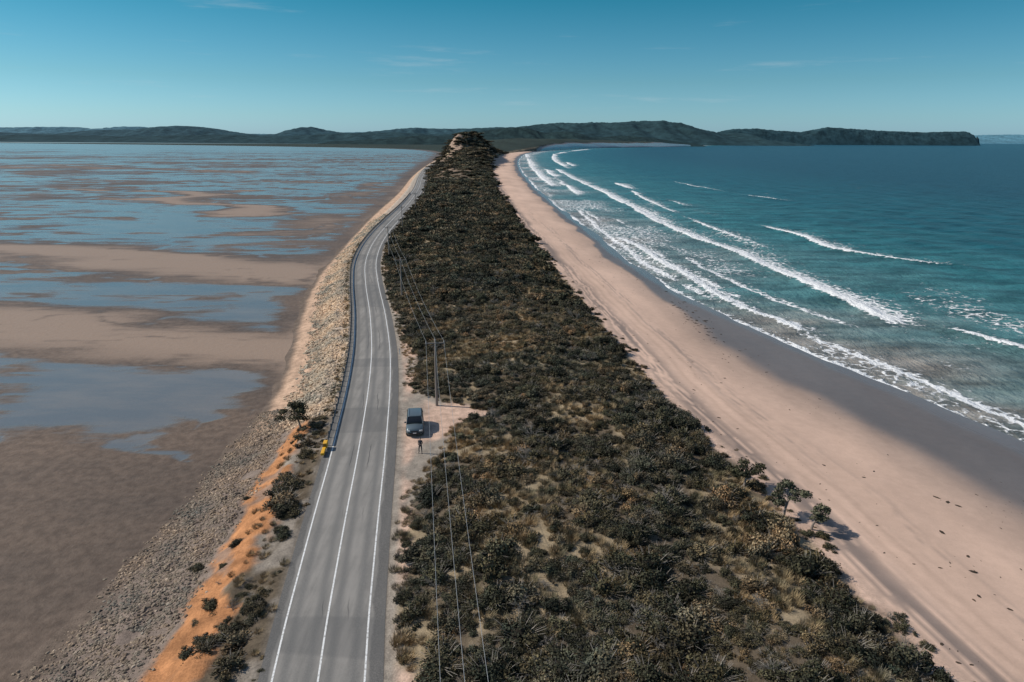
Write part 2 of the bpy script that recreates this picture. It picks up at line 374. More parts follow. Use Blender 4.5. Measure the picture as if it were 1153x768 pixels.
# ------------------------------------------------------------------ guard rail
def tube(name,pts,r,mt,parent,seg=6):
    V=[];Fc=[]
    pts=[Vector(q) for q in pts]
    for k,q in enumerate(pts):
        dq=(pts[min(k+1,len(pts)-1)]-pts[max(k-1,0)]).normalized()
        u=dq.cross(Vector((0,0,1)));u=u.normalized() if u.length>.05 else Vector((1,0,0));w=dq.cross(u).normalized()
        rr=r if not hasattr(r,'__len__') else r[k]
        for s in range(seg):
            an=2*math.pi*s/seg;V.append(q+(u*math.cos(an)+w*math.sin(an))*rr)
    for k in range(len(pts)-1):
        for s in range(seg):
            a0=k*seg+s;a1=k*seg+(s+1)%seg;Fc.append((a0,a1,a1+seg,a0+seg))
    me=bpy.data.meshes.new(name);me.from_pydata(V,[],Fc+[tuple(range(seg))[::-1],tuple(range(len(V)-seg,len(V)))])
    return new_obj(name,me,parent,mt)
def boxes(name,items,mt,parent,bev=0.):
    V=[];Fc=[]
    for (c,s,rz) in items:
        b0=len(V);M=Matrix.Translation(c)@Matrix.Rotation(rz,4,'Z')
        for x in(-.5,.5):
            for y in(-.5,.5):
                for z in(-.5,.5): V.append(M@Vector((x*s[0],y*s[1],z*s[2])))
        for q in((0,1,3,2),(4,6,7,5),(0,4,5,1),(2,3,7,6),(0,2,6,4),(1,5,7,3)): Fc.append(tuple(b0+k for k in q))
    me=bpy.data.meshes.new(name);me.from_pydata(V,[],Fc);o=new_obj(name,me,parent,mt)
    if bev:
        md=o.modifiers.new('b','BEVEL');md.width=bev;md.segments=2
    return o
galv=noisy('galvanised_steel',(.12,.125,.13),.6,.5,.2,3);yel=noisy('yellow_plastic',(.72,.38,.02),.5,0,.2,8)
rail=bpy.data.objects.new('guard_rail',None);sc.collection.objects.link(rail)
yy=np.arange(66,420,2.);cx=CX(yy)-3.32
prof=[(0,.40),(.05,.46),(.05,.52),(0,.58),(0,.62),(.05,.68),(.05,.74),(0,.80)]
P=np.array([[(x+q[0],y,Z0-.04+q[1]) for q in prof] for x,y in zip(cx,yy)])
me=raw_mesh('beam',P,grid_faces(len(yy),8),False);new_obj('beam',me,rail,galv)
boxes('posts',[((x-.09,y,Z0+.2),(.12,.1,1.04),0) for x,y in zip(cx,yy)],galv,rail)
x0=float(cx[0]);
boxes('end_terminal',[((x0+.0,65.2,Z0+.5),(.42,.9,.55),.12),((x0+.1,63.9,Z0+.3),(.36,1.5,.28),.12),((x0,65.6,Z0+.05),(.12,.12,.6),0)],yel,rail,.05)
boxes('terminal_stripes',[((x0+.0,64.73,Z0+.5),(.40,.03,.12),.12),((x0+.0,64.73,Z0+.68),(.40,.03,.06),.12)],noisy('black_rubber',(.03,.03,.03),.8),rail)
pw=noisy('white_plastic',(.7,.7,.68),.5);rf=noisy('red_reflector',(.5,.03,.02),.3)
for (yy_,sd_) in((98,1),(140,1),(185,1),(235,1)):
    e=bpy.data.objects.new('marker_post',None);sc.collection.objects.link(e);xx=float(CX(yy_))+(4.25 if sd_>0 else -3.95)
    boxes('post',[((xx,yy_,Z0+.42),(.10,.035,1.0),0)],pw,e,.012);boxes('reflector',[((xx,yy_-.021,Z0+.76),(.06,.006,.12),0)],rf,e)

# ------------------------------------------------------------------ power poles and wires
wood=noisy('weathered_timber',(.24,.20,.17),.85,0,.35,12);cer=noisy('insulator',(.35,.33,.30),.4);wirem=noisy('wire_alu',(.32,.32,.32),.5,.2)
poles=[(-1.3,19.5),(-9.1,77.4),(-22.3,134.7),(-34.2,188),(-39.5,246),(-43.5,310),(-49,385),(-58,470),(-71,570)]
tops=[]
for k,(px,py) in enumerate(poles):
    e=bpy.data.objects.new('power_pole',None);sc.collection.objects.link(e)
    gz=float(ground_profile(np.array(px),np.array(py)));tz=11.3+ (gz-3)*.3
    tube('pole_shaft',[(px,py,gz-.5),(px,py,(gz+tz)/2),(px,py,tz)],[.17,.145,.12],wood,e,10)
    q0=poles[max(k-1,0)];q1=poles[min(k+1,len(poles)-1)];an=math.atan2(q1[0]-q0[0],q1[1]-q0[1])
    boxes('crossarm',[((px,py-.16,tz-.35),(2.3,.12,.14),-an)],wood,e,.01)
    boxes('brace',[((px-.3,py-.15,tz-.62),(.7,.03,.05),-an),((px+.3,py-.15,tz-.62),(.7,.03,.05),-an)],galv,e)
    tp=[]
    for o in(-1.05,0,1.05):
        ix=px+math.cos(an)*o;iy=py-.16-math.sin(an)*o;iz=tz-.28 if o else tz
        tube('insulator',[(ix,iy,iz),(ix,iy,iz+.1),(ix,iy,iz+.2)],[.05,.07,.03],cer,e,8);tp.append((ix,iy,iz+.2))
    tops.append(tp)
wires=bpy.data.objects.new('power_line_wires',None);sc.collection.objects.link(wires)
for k in range(len(tops)-1):
    for j in range(3):
        p0,p1=Vector(tops[k][j]),Vector(tops[k+1][j]);pts=[]
        for s in range(15):
            u=s/14;q=p0.lerp(p1,u);q.z-=4*.9*u*(1-u);pts.append(q)
        tube('wire',pts,.012,wirem,wires,4)

# ------------------------------------------------------------------ scatter (geometry nodes)
def scatter(name,P,Rt,Sc,Idx,objs):
    cl=bpy.data.collections.new(name+'_parts')
    for o in objs: cl.objects.link(o)
    me=bpy.data.meshes.new(name);n=len(P)
    me.vertices.add(n);me.vertices.foreach_set('co',np.asarray(P,np.float32).ravel())
    for an,v in(('rot',Rt),('scl',Sc)):
        at=me.attributes.new(an,'FLOAT_VECTOR','POINT');at.data.foreach_set('vector',np.asarray(v,np.float32).ravel())
    at=me.attributes.new('idx','INT','POINT');at.data.foreach_set('value',np.asarray(Idx,np.int32))
    o=new_obj(name,me)
    ng=bpy.data.node_groups.new(name+'_gn','GeometryNodeTree')
    ng.interface.new_socket('Geometry',in_out='INPUT',socket_type='NodeSocketGeometry')
    ng.interface.new_socket('Geometry',in_out='OUTPUT',socket_type='NodeSocketGeometry')
    gi=ng.nodes.new('NodeGroupInput');go=ng.nodes.new('NodeGroupOutput')
    ci=ng.nodes.new('GeometryNodeCollectionInfo');ci.inputs['Collection'].default_value=cl
    ci.inputs['Separate Children'].default_value=True;ci.inputs['Reset Children'].default_value=True
    ip=ng.nodes.new('GeometryNodeInstanceOnPoints');ip.inputs['Pick Instance'].default_value=True
    def na(nm,ty):
        q=ng.nodes.new('GeometryNodeInputNamedAttribute');q.data_type=ty;q.inputs['Name'].default_value=nm
        return q.outputs['Attribute']
    l=ng.links.new
    l(gi.outputs[0],ip.inputs['Points']);l(ci.outputs[0],ip.inputs['Instance'])
    l(na('idx','INT'),ip.inputs['Instance Index']);l(na('rot','FLOAT_VECTOR'),ip.inputs['Rotation']);l(na('scl','FLOAT_VECTOR'),ip.inputs['Scale'])
    l(ip.outputs[0],go.inputs[0])
    md=o.modifiers.new('scatter','NODES');md.node_group=ng
    return o
def leaf_quads(C,Nrm,size,rg,asp=1.5):
    n=len(C);r=rg.normal(size=(n,3));Nn=Nrm/np.linalg.norm(Nrm,axis=1,keepdims=True)
    u=np.cross(Nn,r);u/=np.linalg.norm(u,axis=1,keepdims=True)+1e-9;v=np.cross(Nn,u)
    s=(size*(.6+.8*rg.random(n)))[:,None]
    return np.stack([C-u*s*asp/2,C-v*s/2,C+u*s*asp/2,C+v*s/2],1)
def leafmat(name,stops,patch=1.):
    m,t,b=mat(name,rough=.75,spec=.2)
    oi=t.n('ShaderNodeObjectInfo');rp=t.n('ShaderNodeValToRGB',{'Fac':oi.outputs['Random']});cr=rp.color_ramp
    cr.elements[0].position=stops[0][0];cr.elements[0].color=(*stops[0][1],1)
    cr.elements[1].position=stops[-1][0];cr.elements[1].color=(*stops[-1][1],1)
    for q,cc in stops[1:-1]:
        e=cr.elements.new(q);e.color=(*cc,1)
    pn=t.noise(t.pos(),.10,4,.65)
    pc=t.mix(t.map(pn,.36,.64),(.66,.73,.72),(1.42,1.24,1.02))
    c=t.mix(1.,rp.outputs[0],t.attr('tint','Color'),'MULTIPLY')
    t.link(t.mix(1.,c,pc,'MULTIPLY'),b.inputs['Base Color'])
    return m
scrubm=leafmat('scrub_foliage',[(0,(.030,.034,.023)),(.20,(.066,.066,.041)),(.38,(.044,.049,.033)),(.54,(.096,.081,.053)),(.68,(.075,.083,.057)),(.84,(.140,.122,.084)),(1,(.21,.165,.11))])
twigm=noisy('dead_twigs',(.29,.26,.22),.9,0,.3,5)
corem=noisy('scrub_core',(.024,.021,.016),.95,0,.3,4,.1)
import bmesh
def shrub(k,lod=1.,nm='scrub_a_variant'):
    rg=np.random.default_rng(100+k);nl=rg.integers(10,18)
    Cs=[];Ns=[];Ts=[];core=[]
    ex=1+.5*rg.random()
    for j in range(nl):
        an=rg.random()*6.28;rr=.0 if j==0 else .2+.68*rg.random()
        c=np.array([math.cos(an)*rr*ex,math.sin(an)*rr/ex,.08+.42*rg.random()*(1.1-.6*rr)]);R=.15+.21*rg.random()
        if j==0: c[2]=.38;R=.42
        core.append((c,R))
        n=int(290*lod*(R/.42)**2)+8;dv=rg.normal(size=(n,3));dv[:,2]=np.abs(dv[:,2])*.9-.25;dv/=np.linalg.norm(dv,axis=1,keepdims=True)
        lump=.74+.55*vn(dv[:,0]*3.5+9+k,dv[:,1]*3.5+dv[:,2]*3+j,7)
        rad=R*lump*(.72+.5*rg.random(n)**1.3);P=c+dv*rad[:,None]*np.array([1,1,.9]);P[:,2]=np.maximum(P[:,2],.02)
        Cs.append(P);Ns.append(dv+rg.normal(size=(n,3))*.6)
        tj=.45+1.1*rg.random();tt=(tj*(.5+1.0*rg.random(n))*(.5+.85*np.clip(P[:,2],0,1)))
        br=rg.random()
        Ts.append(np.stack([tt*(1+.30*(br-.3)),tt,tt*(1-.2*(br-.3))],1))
    Cs=np.concatenate(Cs);Ns=np.concatenate(Ns);Ts=np.concatenate(Ts)
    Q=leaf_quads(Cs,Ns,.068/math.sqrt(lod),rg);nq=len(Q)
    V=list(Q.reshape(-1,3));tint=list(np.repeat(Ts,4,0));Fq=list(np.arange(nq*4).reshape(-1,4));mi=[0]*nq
    bm=bmesh.new();bmesh.ops.create_icosphere(bm,subdivisions=1,radius=1);iv=np.array([v.co[:] for v in bm.verts]);iF=[[v.index for v in fc.verts] for fc in bm.faces];bm.free()
    Fl=[list(map(int,q)) for q in Fq]
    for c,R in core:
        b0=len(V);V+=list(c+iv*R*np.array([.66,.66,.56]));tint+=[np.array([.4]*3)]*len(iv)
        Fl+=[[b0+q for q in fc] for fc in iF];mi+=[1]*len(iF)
    for j in range(int(26*lod)):
        an=rg.random()*6.28;r0=.2*rg.random();r1=.5+.55*rg.random();z1=.5+.5*rg.random()
        p0=np.array([math.cos(an)*r0,math.sin(an)*r0,.1]);p1=np.array([math.cos(an)*r1,math.sin(an)*r1,z1*(1.15-r1*.5)])
        sd=np.array([-math.sin(an),math.cos(an),0])*.012
        b0=len(V);V+=[p0-sd,p0+sd,p1+sd*.4,p1-sd*.4];tint+=[np.ones(3)]*4;Fl.append([b0,b0+1,b0+2,b0+3]);mi.append(2)
    me=bpy.data.meshes.new('shrub');me.from_pydata([tuple(v) for v in V],[],Fl)
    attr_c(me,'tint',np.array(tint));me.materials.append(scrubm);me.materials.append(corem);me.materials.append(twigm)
    me.polygons.foreach_set('material_index',mi)
    return bpy.data.objects.new(nm,me)
shrubs=[shrub(k) for k in range(10)]
def dead(k):
    rg=np.random.default_rng(700+k);V=[];Fl=[]
    def br(p0,dr,le,w,dep):
        p1=p0+dr*le;sd=np.cross(dr,rg.normal(size=3));sd/=np.linalg.norm(sd);s2=np.cross(dr,sd)
        for q in(sd,s2):
            b0=len(V);V.extend([p0-q*w,p0+q*w,p1+q*w*.6,p1-q*w*.6]);Fl.append([b0,b0+1,b0+2,b0+3])
        if dep:
            for _ in range(3):
                d2=dr+rg.normal(size=3)*.55;d2[2]=abs(d2[2])*.7;br(p0+dr*le*(.5+.5*rg.random()),d2/np.linalg.norm(d2),le*.68,w*.6,dep-1)
    for j in range(6):
        d0=rg.normal(size=3);d0[2]=abs(d0[2])+.7;br(np.array([0,0,0.]),d0/np.linalg.norm(d0),.5,.022,3)
    me=raw_mesh('dead',np.array(V),np.array(Fl),False);attr_c(me,'tint',np.ones((len(V),3)));me.materials.append(twigm)
    return bpy.data.objects.new('scrub_b_dead',me)
shrubs+= [dead(0),dead(1)]
shrubs+= [shrub(20+k,.30,'scrub_c_far') for k in range(5)]
strawm=leafmat('dry_grass',[(0,(.25,.195,.12)),(.5,(.34,.275,.18)),(.8,(.21,.18,.11)),(1,(.41,.34,.245))])
def tuft(k):
    rg=np.random.default_rng(300+k);n=200
    an=rg.random(n)*6.28;r0=rg.random(n)**.5*.5;le=.3+.4*rg.random(n);lean=.15+.5*rg.random(n);a2_=an+rg.normal(size=n)*.6
    p0=np.stack([np.cos(an)*r0,np.sin(an)*r0,np.zeros(n)],1);p1=p0+np.stack([np.cos(a2_)*lean*le,np.sin(a2_)*lean*le,le*(1-.4*lean)],1)
    sd=np.stack([-np.sin(a2_+.5),np.cos(a2_+.5),np.zeros(n)],1)*.016
    Q=np.stack([p0-sd,p0+sd,p1+sd*.4,p1-sd*.4],1)
    me=raw_mesh('tuft',Q.reshape(-1,3),np.arange(n*4).reshape(-1,4),False)
    tt=.5+.7*rg.random(n);attr_c(me,'tint',np.repeat(np.stack([tt]*3,1),4,0));me.materials.append(strawm)
    return bpy.data.objects.new('tuft_variant',me)
tufts=[tuft(k) for k in range(4)]
SP=[];SS=[];TP=[];SI=[]
def straw_mask(x,y):
    base=fbm(x*.16,y*.12,4,35)
    strip_=np.exp(-((x-(4.5-.09*(y-60)))/5.)**2)*S((y-42)/12)*S((135-y)/40)
    return S((base+strip_*.15-.53)/.07)
y=-15.
while y<1750:
    s=float(np.clip(.0068*y,.98,5.4));x0=float(F(y))-.2;x1=float(G(y))+.6
    for x in np.arange(x0,x1,s):
        xx=x+(random.random()-.5)*s*1.3;yy_=y+(random.random()-.5)*s*1.3
        el=float((xx-F(yy_)));er=float(G(yy_)-xx);nz=float(fbm(np.array(xx*.35),np.array(yy_*.35),2,21))-.5
        if el+nz*2.4<.35 or er+nz*5+random.random()*.8<.1: continue
        stw=float(straw_mask(np.array(xx),np.array(yy_))) if yy_<260 else 0
        big_=float(vn(np.array(xx*.22),np.array(yy_*.22),77))
        if yy_>500 and float(fbm(np.array(xx*.05),np.array(yy_*.016),4,38))>.62 and random.random()<.8: continue
        if random.random()<stw*.80:
            TP.append((xx,yy_,.6+.6*random.random()))
            if random.random()<.70: continue
        q=random.random()
        r=s*(.46+.30*q+1.0*q**5+.45*big_)
        if el<2: r*=.6+.2*el
        hh_=(.50+.55*random.random())*(1.3 if er<5 else 1.0)
        if s>2: hh_*=max(.45,2.0/s*1.1)
        SP.append((xx,yy_));SS.append((r,r*(.75+.5*random.random()),r*hh_));SI.append(random.choice((10,11)) if (random.random()<.07 and yy_<200) else random.randrange(10) if yy_<130 else random.randrange(12,17))
    y+=s*.97
y=22.
while y<76:
    cc=float(A(y)+FC*(CX(y)-3.5-A(y)));l=float(CX(y)-3.5)-.5
    for x in np.arange(cc-1.8,l,.8):
        cl=float(fbm(np.array(x*.3),np.array(y*.18),3,140))
        if random.random()<S(np.array((cl-.34)/.2))*.85*(1 if x>cc-.2 else .25):
            r=.4+.55*random.random();
            if x>l-1: r*=.55
            SP.append((x+random.random()*.6,y+random.random()*.6));SS.append((r,r,r*.7));SI.append(random.randrange(11))
    y+=.85
for (bx,by,br) in[(-20.3,54.5,1.9),(-21.2,56.5,1.6),(-19.6,52.8,1.4),(-21.6,59,1.3),(-20.4,57.6,1.3),(-21.8,66.5,1.2),(-24.9,47,.8),(-21.0,64,1.0),(-18.4,49,1.1),(-17.8,37,1.3),(-17.2,34.5,1.2),(-23.2,69,1.0),(-23.7,71.5,.9),(-25.2,58,.6)]:
    SP.append((bx,by));SS.append((br,br,br*.75));SI.append(random.randrange(10))
for k in range(150):
    y=20+random.random()*260;x=float(G(y))+random.random()**1.5*3.0
    SP.append((x,y));r=.25+.6*random.random();SS.append((r,r,r*.8));SI.append(random.randrange(11))
SP=np.array(SP);SS=np.array(SS);n=len(SP)
zz=ground_profile(SP[:,0],SP[:,1])-.10
Rt=np.stack([rng.normal(size=n)*.08,rng.normal(size=n)*.08,rng.random(n)*6.28],1)
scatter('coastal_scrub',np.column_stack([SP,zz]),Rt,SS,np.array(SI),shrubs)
for k in range(1300):
    y=15+random.random()*200;side=random.random()
    if side<.5: x=float(F(y))+(random.random()-.6)*1.6
    elif side<.7: x=float(G(y))+(random.random()-.5)*2.5
    else: x=float(CX(y))-3.9-random.random()*(4.5 if y<75 else .7)
    if float(CX(y))-3.7<x<float(CX(y))+4.3: continue
    TP.append((x,y,.3+.4*random.random()))
TP=np.array(TP);n=len(TP);zz=ground_profile(TP[:,0],TP[:,1])-.03
scatter('dry_grass',np.column_stack([TP[:,:2],zz]),np.stack([np.zeros(n),np.zeros(n),rng.random(n)*6.28],1),np.stack([TP[:,2]]*2+[TP[:,2]*.9],1),rng.integers(0,4,n),tufts)

# ------------------------------------------------------------------ rocks
def rock(k,mt):
    rg=np.random.default_rng(500+k);bm=bmesh.new();bmesh.ops.create_icosphere(bm,subdivisions=1,radius=1)
    pl=rg.normal(size=(7,3));pl/=np.linalg.norm(pl,axis=1,keepdims=True)
    for v in bm.verts:
        c=np.array(v.co[:])
        for q in pl:
            dd=c@q
            if dd>.62: c-=q*(dd-.62)
        c*=np.array([1,.75+.2*rg.random(),.55])*(.9+.2*rg.random());v.co=c
    me=bpy.data.meshes.new('rock');bm.to_mesh(me);bm.free();me.materials.append(mt)
    attr_c(me,'tint',np.ones((len(me.vertices),3)))
    return bpy.data.objects.new('rock_variant',me)
rm1=leafmat('rubble_stone',[(0,(.11,.09,.075)),(.3,(.22,.18,.145)),(.6,(.29,.24,.195)),(.85,(.17,.135,.11)),(1,(.44,.37,.31))])
rm2=leafmat('revetment_stone',[(0,(.24,.19,.15)),(.3,(.45,.365,.285)),(.7,(.53,.44,.35)),(1,(.33,.26,.20))])
def rocks(name,N,y0,y1,fa,fb_,smin,smax,mt,k0,pw=2.2,thr=.22):
    yy=y0+(y1-y0)*rng.random(N);aa=A(yy);LL=CX(yy)-3.7;w=LL-aa
    u=fa+(fb_-fa)*rng.random(N);xx=aa+w*u+rng.normal(size=N)*.55+(fbm(yy*.3,yy*0,3,125)-.5)*2.2;xx=np.minimum(xx,LL-.25)
    s=smin+(smax-smin)*rng.random(N)**pw;z=ground_profile(xx,yy)-s*.08
    keep=fbm(xx*.3,yy*.3,2,120)>thr
    P=np.column_stack([xx,yy,z])[keep];n=len(P)
    scatter(name,P,rng.normal(size=(n,3))*.4+np.array([[0,0,1]])*rng.random((n,1))*6.28,(s[keep,None]*(.8+.4*rng.random((n,3)))),rng.integers(0,6,n),[rock(k0+k,mt) for k in range(6)])
rocks('rubble_rocks',19000,25,82,.01,.50,.05,.26,rm1,0,2.4,.15)
rocks('stone_revetment',26000,74,300,.34,.97,.12,.46,rm2,10,1.8)
wm=leafmat('seaweed',[(0,(.03,.025,.02)),(1,(.08,.06,.045))])
Pw=[]
for k in range(1000):
    y=35+random.random()**1.4*330;hh_=float(I(y)-WW(y))
    x=hh_+random.gauss(0,2.6) if random.random()<.5 else float(G(y))+3+random.random()**1.5*16
    cl_=float(fbm(np.array(x*.08),np.array(y*.06),2,130))
    if cl_<.5 and random.random()<.8: continue
    Pw.append((x,y,.05+.20*random.random()**3))
for (x,y) in[(41,59),(41.6,58.2),(42.3,57.6),(36,46),(37.2,52)]: Pw.append((x,y,.3))
for k in range(70): Pw.append((35.5+random.gauss(0,1.6),131+random.gauss(0,9),.15+.3*random.random()**2))
Pw=np.array(Pw);n=len(Pw);zz=ground_profile(Pw[:,0],Pw[:,1])
scatter('seaweed_wrack',np.column_stack([Pw[:,:2],zz]),np.stack([np.zeros(n),np.zeros(n),rng.random(n)*6.28],1),np.stack([Pw[:,2]*1.5,Pw[:,2],Pw[:,2]*.35],1),rng.integers(0,3,n),[rock(30+k,wm) for k in range(3)])

# ------------------------------------------------------------------ trees
def tree(name,base,H,spread,lean,mt,seed,leafs=2600):
    rg=np.random.default_rng(seed);e=bpy.data.objects.new(name,None);sc.collection.objects.link(e);e.location=base
    top=Vector((lean[0],lean[1],H*.55))
    tube('trunk',[(0,0,-.3),(lean[0]*.2,lean[1]*.2,H*.2),(lean[0]*.6,lean[1]*.6,H*.4),top],[.13,.10,.08,.06],wood,e,8)
    C=[];Nn=[];Tt=[]
    for j in range(13):
        an=rg.random()*6.28;rr=spread*(.25+.75*rg.random());tip=Vector((lean[0]+math.cos(an)*rr,lean[1]+math.sin(an)*rr,H*(.6+.38*rg.random()-.22*rr/spread)))
        st=Vector((lean[0]*.5,lean[1]*.5,H*.33)).lerp(top,rg.random());mid=st.lerp(tip,.5)+Vector((0,0,.12*H*rg.random()))
        tube('limb',[st,mid,tip],[.05,.035,.012],wood,e,6)
        n=leafs//13;dv=rg.normal(size=(n,3));dv/=np.linalg.norm(dv,axis=1,keepdims=True)
        R=spread*(.22+.2*rg.random());P=np.array(tip)+dv*(R*rg.random(n)**.4)[:,None]*np.array([1.2,1.2,.6])
        C.append(P);Nn.append(dv+rg.normal(size=(n,3))*.5);tj=.6+.7*rg.random();tt=tj*(.6+.8*rg.random(n));Tt.append(np.stack([tt]*3,1))
    Q=leaf_quads(np.concatenate(C),np.concatenate(Nn),.13,rg)
    me=raw_mesh('crown',Q.reshape(-1,3),np.arange(len(Q)*4).reshape(-1,4),False);attr_c(me,'tint',np.repeat(np.concatenate(Tt),4,0));new_obj('crown',me,e,mt)
lt1=leafmat('tree_leaves_dark',[(0,(.040,.045,.028)),(1,(.06,.06,.038))]);lt2=leafmat('tree_leaves_grey',[(0,(.08,.09,.066)),(1,(.10,.105,.075))])
def gz(x,y): return float(ground_profile(np.array(float(x)),np.array(float(y))))
tree('coastal_tree',(-23.9,71.5,gz(-23.9,71.5)),3.3,1.8,(-.5,.2),lt1,1)
tree('coastal_tree',(23.6,52.5,gz(23.6,52.5)),3.4,1.3,(.4,.1),lt2,2,1800)
tree('coastal_tree',(25.2,50.6,gz(25.2,50.6)),2.4,.9,(.5,-.1),lt2,3,900)
tree('coastal_tree',(21.8,57.5,gz(21.8,57.5)),2.6,1.3,(.3,.2),lt1,4,1400)

# ------------------------------------------------------------------ hills
def u2(u,Yd): return Yd*(u-576.5)/801.5
HV=[];HF=[];HC=[]
def ridge(Yd,pts,w,hazy_col,seed,rug=.22,nx=520,lin=False):
    us=np.array([p[0] for p in pts],float);hs=np.array([p[1] for p in pts],float)
    xs=np.linspace(u2(us[0],Yd),u2(us[-1],Yd),nx);ts=np.linspace(-1,1,48)
    XX=np.repeat(xs[None,:],48,0);TT=np.repeat(ts[:,None],nx,1)
    hp=np.maximum(np.interp(XX,u2(us,Yd),hs) if lin else curve(list(zip(u2(us,Yd),hs)))(XX),-2)
    Hm=34*np.clip(hp+3,0,1)+hp*.001197*Yd
    Hm=np.minimum(Hm, 34+hp*.001197*Yd)
    prof=np.clip(1-np.abs(TT)**1.5,0,1)
    sp=XX/(Yd*.022)+TT*1.5
    nz=np.abs(fbm(sp,TT*1.6+Yd,5,seed)*2-1)
    ZZ=Hm*prof*(1+rug*(1.0-3.2*nz)*np.clip(np.abs(TT)*3,0,1)*.8)+(fbm(XX/(Yd*.004),TT*14,3,seed+5)-.5)*.0016*Yd*prof-4*(1-prof)-1
    b0=sum(len(v) for v in HV) if HV else 0
    HV.append(np.stack([XX,Yd+TT*w,ZZ],-1).reshape(-1,3));HF.append(grid_faces(48,nx,b0))
    HC.append(np.repeat(np.array([hazy_col]),48*nx,0)*(.8+.45*fbm(XX/(Yd*.012),TT*6,4,seed+9).reshape(-1,1)))  # ridge colour has aerial haze painted in, paler and bluer with distance
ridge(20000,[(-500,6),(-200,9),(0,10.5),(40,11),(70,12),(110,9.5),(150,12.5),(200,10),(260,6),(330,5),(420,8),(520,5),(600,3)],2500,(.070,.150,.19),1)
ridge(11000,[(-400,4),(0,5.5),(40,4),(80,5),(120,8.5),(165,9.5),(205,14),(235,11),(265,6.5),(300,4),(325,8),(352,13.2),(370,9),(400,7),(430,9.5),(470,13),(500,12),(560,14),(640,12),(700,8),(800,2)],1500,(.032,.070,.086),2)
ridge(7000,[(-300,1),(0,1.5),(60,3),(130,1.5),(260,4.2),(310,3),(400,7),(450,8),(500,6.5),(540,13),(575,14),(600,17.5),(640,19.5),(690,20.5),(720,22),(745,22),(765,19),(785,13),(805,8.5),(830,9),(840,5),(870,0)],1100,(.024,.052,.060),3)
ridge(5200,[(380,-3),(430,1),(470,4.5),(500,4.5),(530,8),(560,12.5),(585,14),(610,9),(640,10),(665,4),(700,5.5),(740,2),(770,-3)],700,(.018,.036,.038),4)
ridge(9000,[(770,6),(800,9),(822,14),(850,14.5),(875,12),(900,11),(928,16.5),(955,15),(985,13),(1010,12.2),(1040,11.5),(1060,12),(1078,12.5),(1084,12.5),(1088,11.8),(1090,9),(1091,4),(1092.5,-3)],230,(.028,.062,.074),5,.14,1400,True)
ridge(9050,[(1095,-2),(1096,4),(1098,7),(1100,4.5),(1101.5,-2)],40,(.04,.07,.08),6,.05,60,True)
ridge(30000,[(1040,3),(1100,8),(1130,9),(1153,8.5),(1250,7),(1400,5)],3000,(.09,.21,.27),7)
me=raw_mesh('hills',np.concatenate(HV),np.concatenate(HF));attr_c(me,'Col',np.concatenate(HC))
m,t,b=mat('hazed_hill_forest',rough=.95,spec=.05)  # forest albedo with distance haze baked into its vertex colour
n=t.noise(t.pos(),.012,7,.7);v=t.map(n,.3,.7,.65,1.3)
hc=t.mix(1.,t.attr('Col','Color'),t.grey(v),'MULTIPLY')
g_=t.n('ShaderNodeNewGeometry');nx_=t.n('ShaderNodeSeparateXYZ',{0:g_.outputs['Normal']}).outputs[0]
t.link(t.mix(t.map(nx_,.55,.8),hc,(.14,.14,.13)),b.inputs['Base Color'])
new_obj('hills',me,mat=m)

# ------------------------------------------------------------------ parked car (SUV)
car=bpy.data.objects.new('parked_car',None);sc.collection.objects.link(car)
paint=noisy('car_paint',(.12,.155,.17),.28,.35,.06,2);glass=noisy('car_glass',(.012,.015,.018),.08,0,.1,2);tyre=noisy('tyre',(.02,.02,.02),.85);chrome=noisy('alloy',(.5,.5,.5),.3,.9)
plast=noisy('dark_plastic',(.03,.03,.03),.7);lamp=noisy('lamp_lens',(.7,.7,.68),.15);redl=noisy('tail_lens',(.35,.02,.02),.2)
def loft(name,rings,mt):
    n=len(rings[0]);V=[q for r in rings for q in r];Fc=[]
    for k in range(len(rings)-1):
        for s in range(n):
            a0=k*n+s;a1=k*n+(s+1)%n;Fc.append((a0,a1,a1+n,a0+n))
    Fc.append(tuple(range(n))[::-1]);Fc.append(tuple(range(len(V)-n,len(V))))
    me=bpy.data.meshes.new(name);me.from_pydata(V,[],Fc);bm=bmesh.new();bm.from_mesh(me);bmesh.ops.recalc_face_normals(bm,faces=bm.faces);bm.to_mesh(me);bm.free()
    for q in me.polygons:q.use_smooth=True
    return new_obj(name,me,car,mt)
def sec(y,w,zb,zt):
    return [(-w*.88,y,zb),(-w,y,zb+.15),(-w,y,zt-.28),(-w*.96,y,zt-.08),(-w*.86,y,zt),(0,y,zt+.03),(w*.86,y,zt),(w*.96,y,zt-.08),(w,y,zt-.28),(w,y,zb+.15),(w*.88,y,zb)]
loft('body',[sec(-2.32,.66,.42,.72),sec(-2.25,.80,.34,.86),sec(-2.05,.89,.30,.96),sec(-1.5,.93,.28,1.02),sec(-.95,.94,.28,1.07),sec(0,.94,.28,1.09),sec(1.2,.94,.28,1.10),sec(1.95,.92,.30,1.10),sec(2.25,.86,.36,1.06),sec(2.33,.76,.42,.95)],paint)
def ring(z,y0,y1,w):
    pts=[];c=.14
    for (cx_,cy_,a0) in((w-c,y1-c,0),(-w+c,y1-c,90),(-w+c,y0+c,180),(w-c,y0+c,270)):
        for k in range(4):
            an=math.radians(a0+k*30);pts.append((cx_+c*math.cos(an),cy_+c*math.sin(an),z))
    return pts
loft('windows',[ring(1.04,-1.12,2.22,.88),ring(1.30,-.80,2.14,.83),ring(1.66,-.38,1.98,.74)],glass)
loft('roof',[ring(1.645,-.42,2.02,.755),ring(1.70,-.36,1.99,.74),ring(1.735,-.15,1.85,.62)],paint)
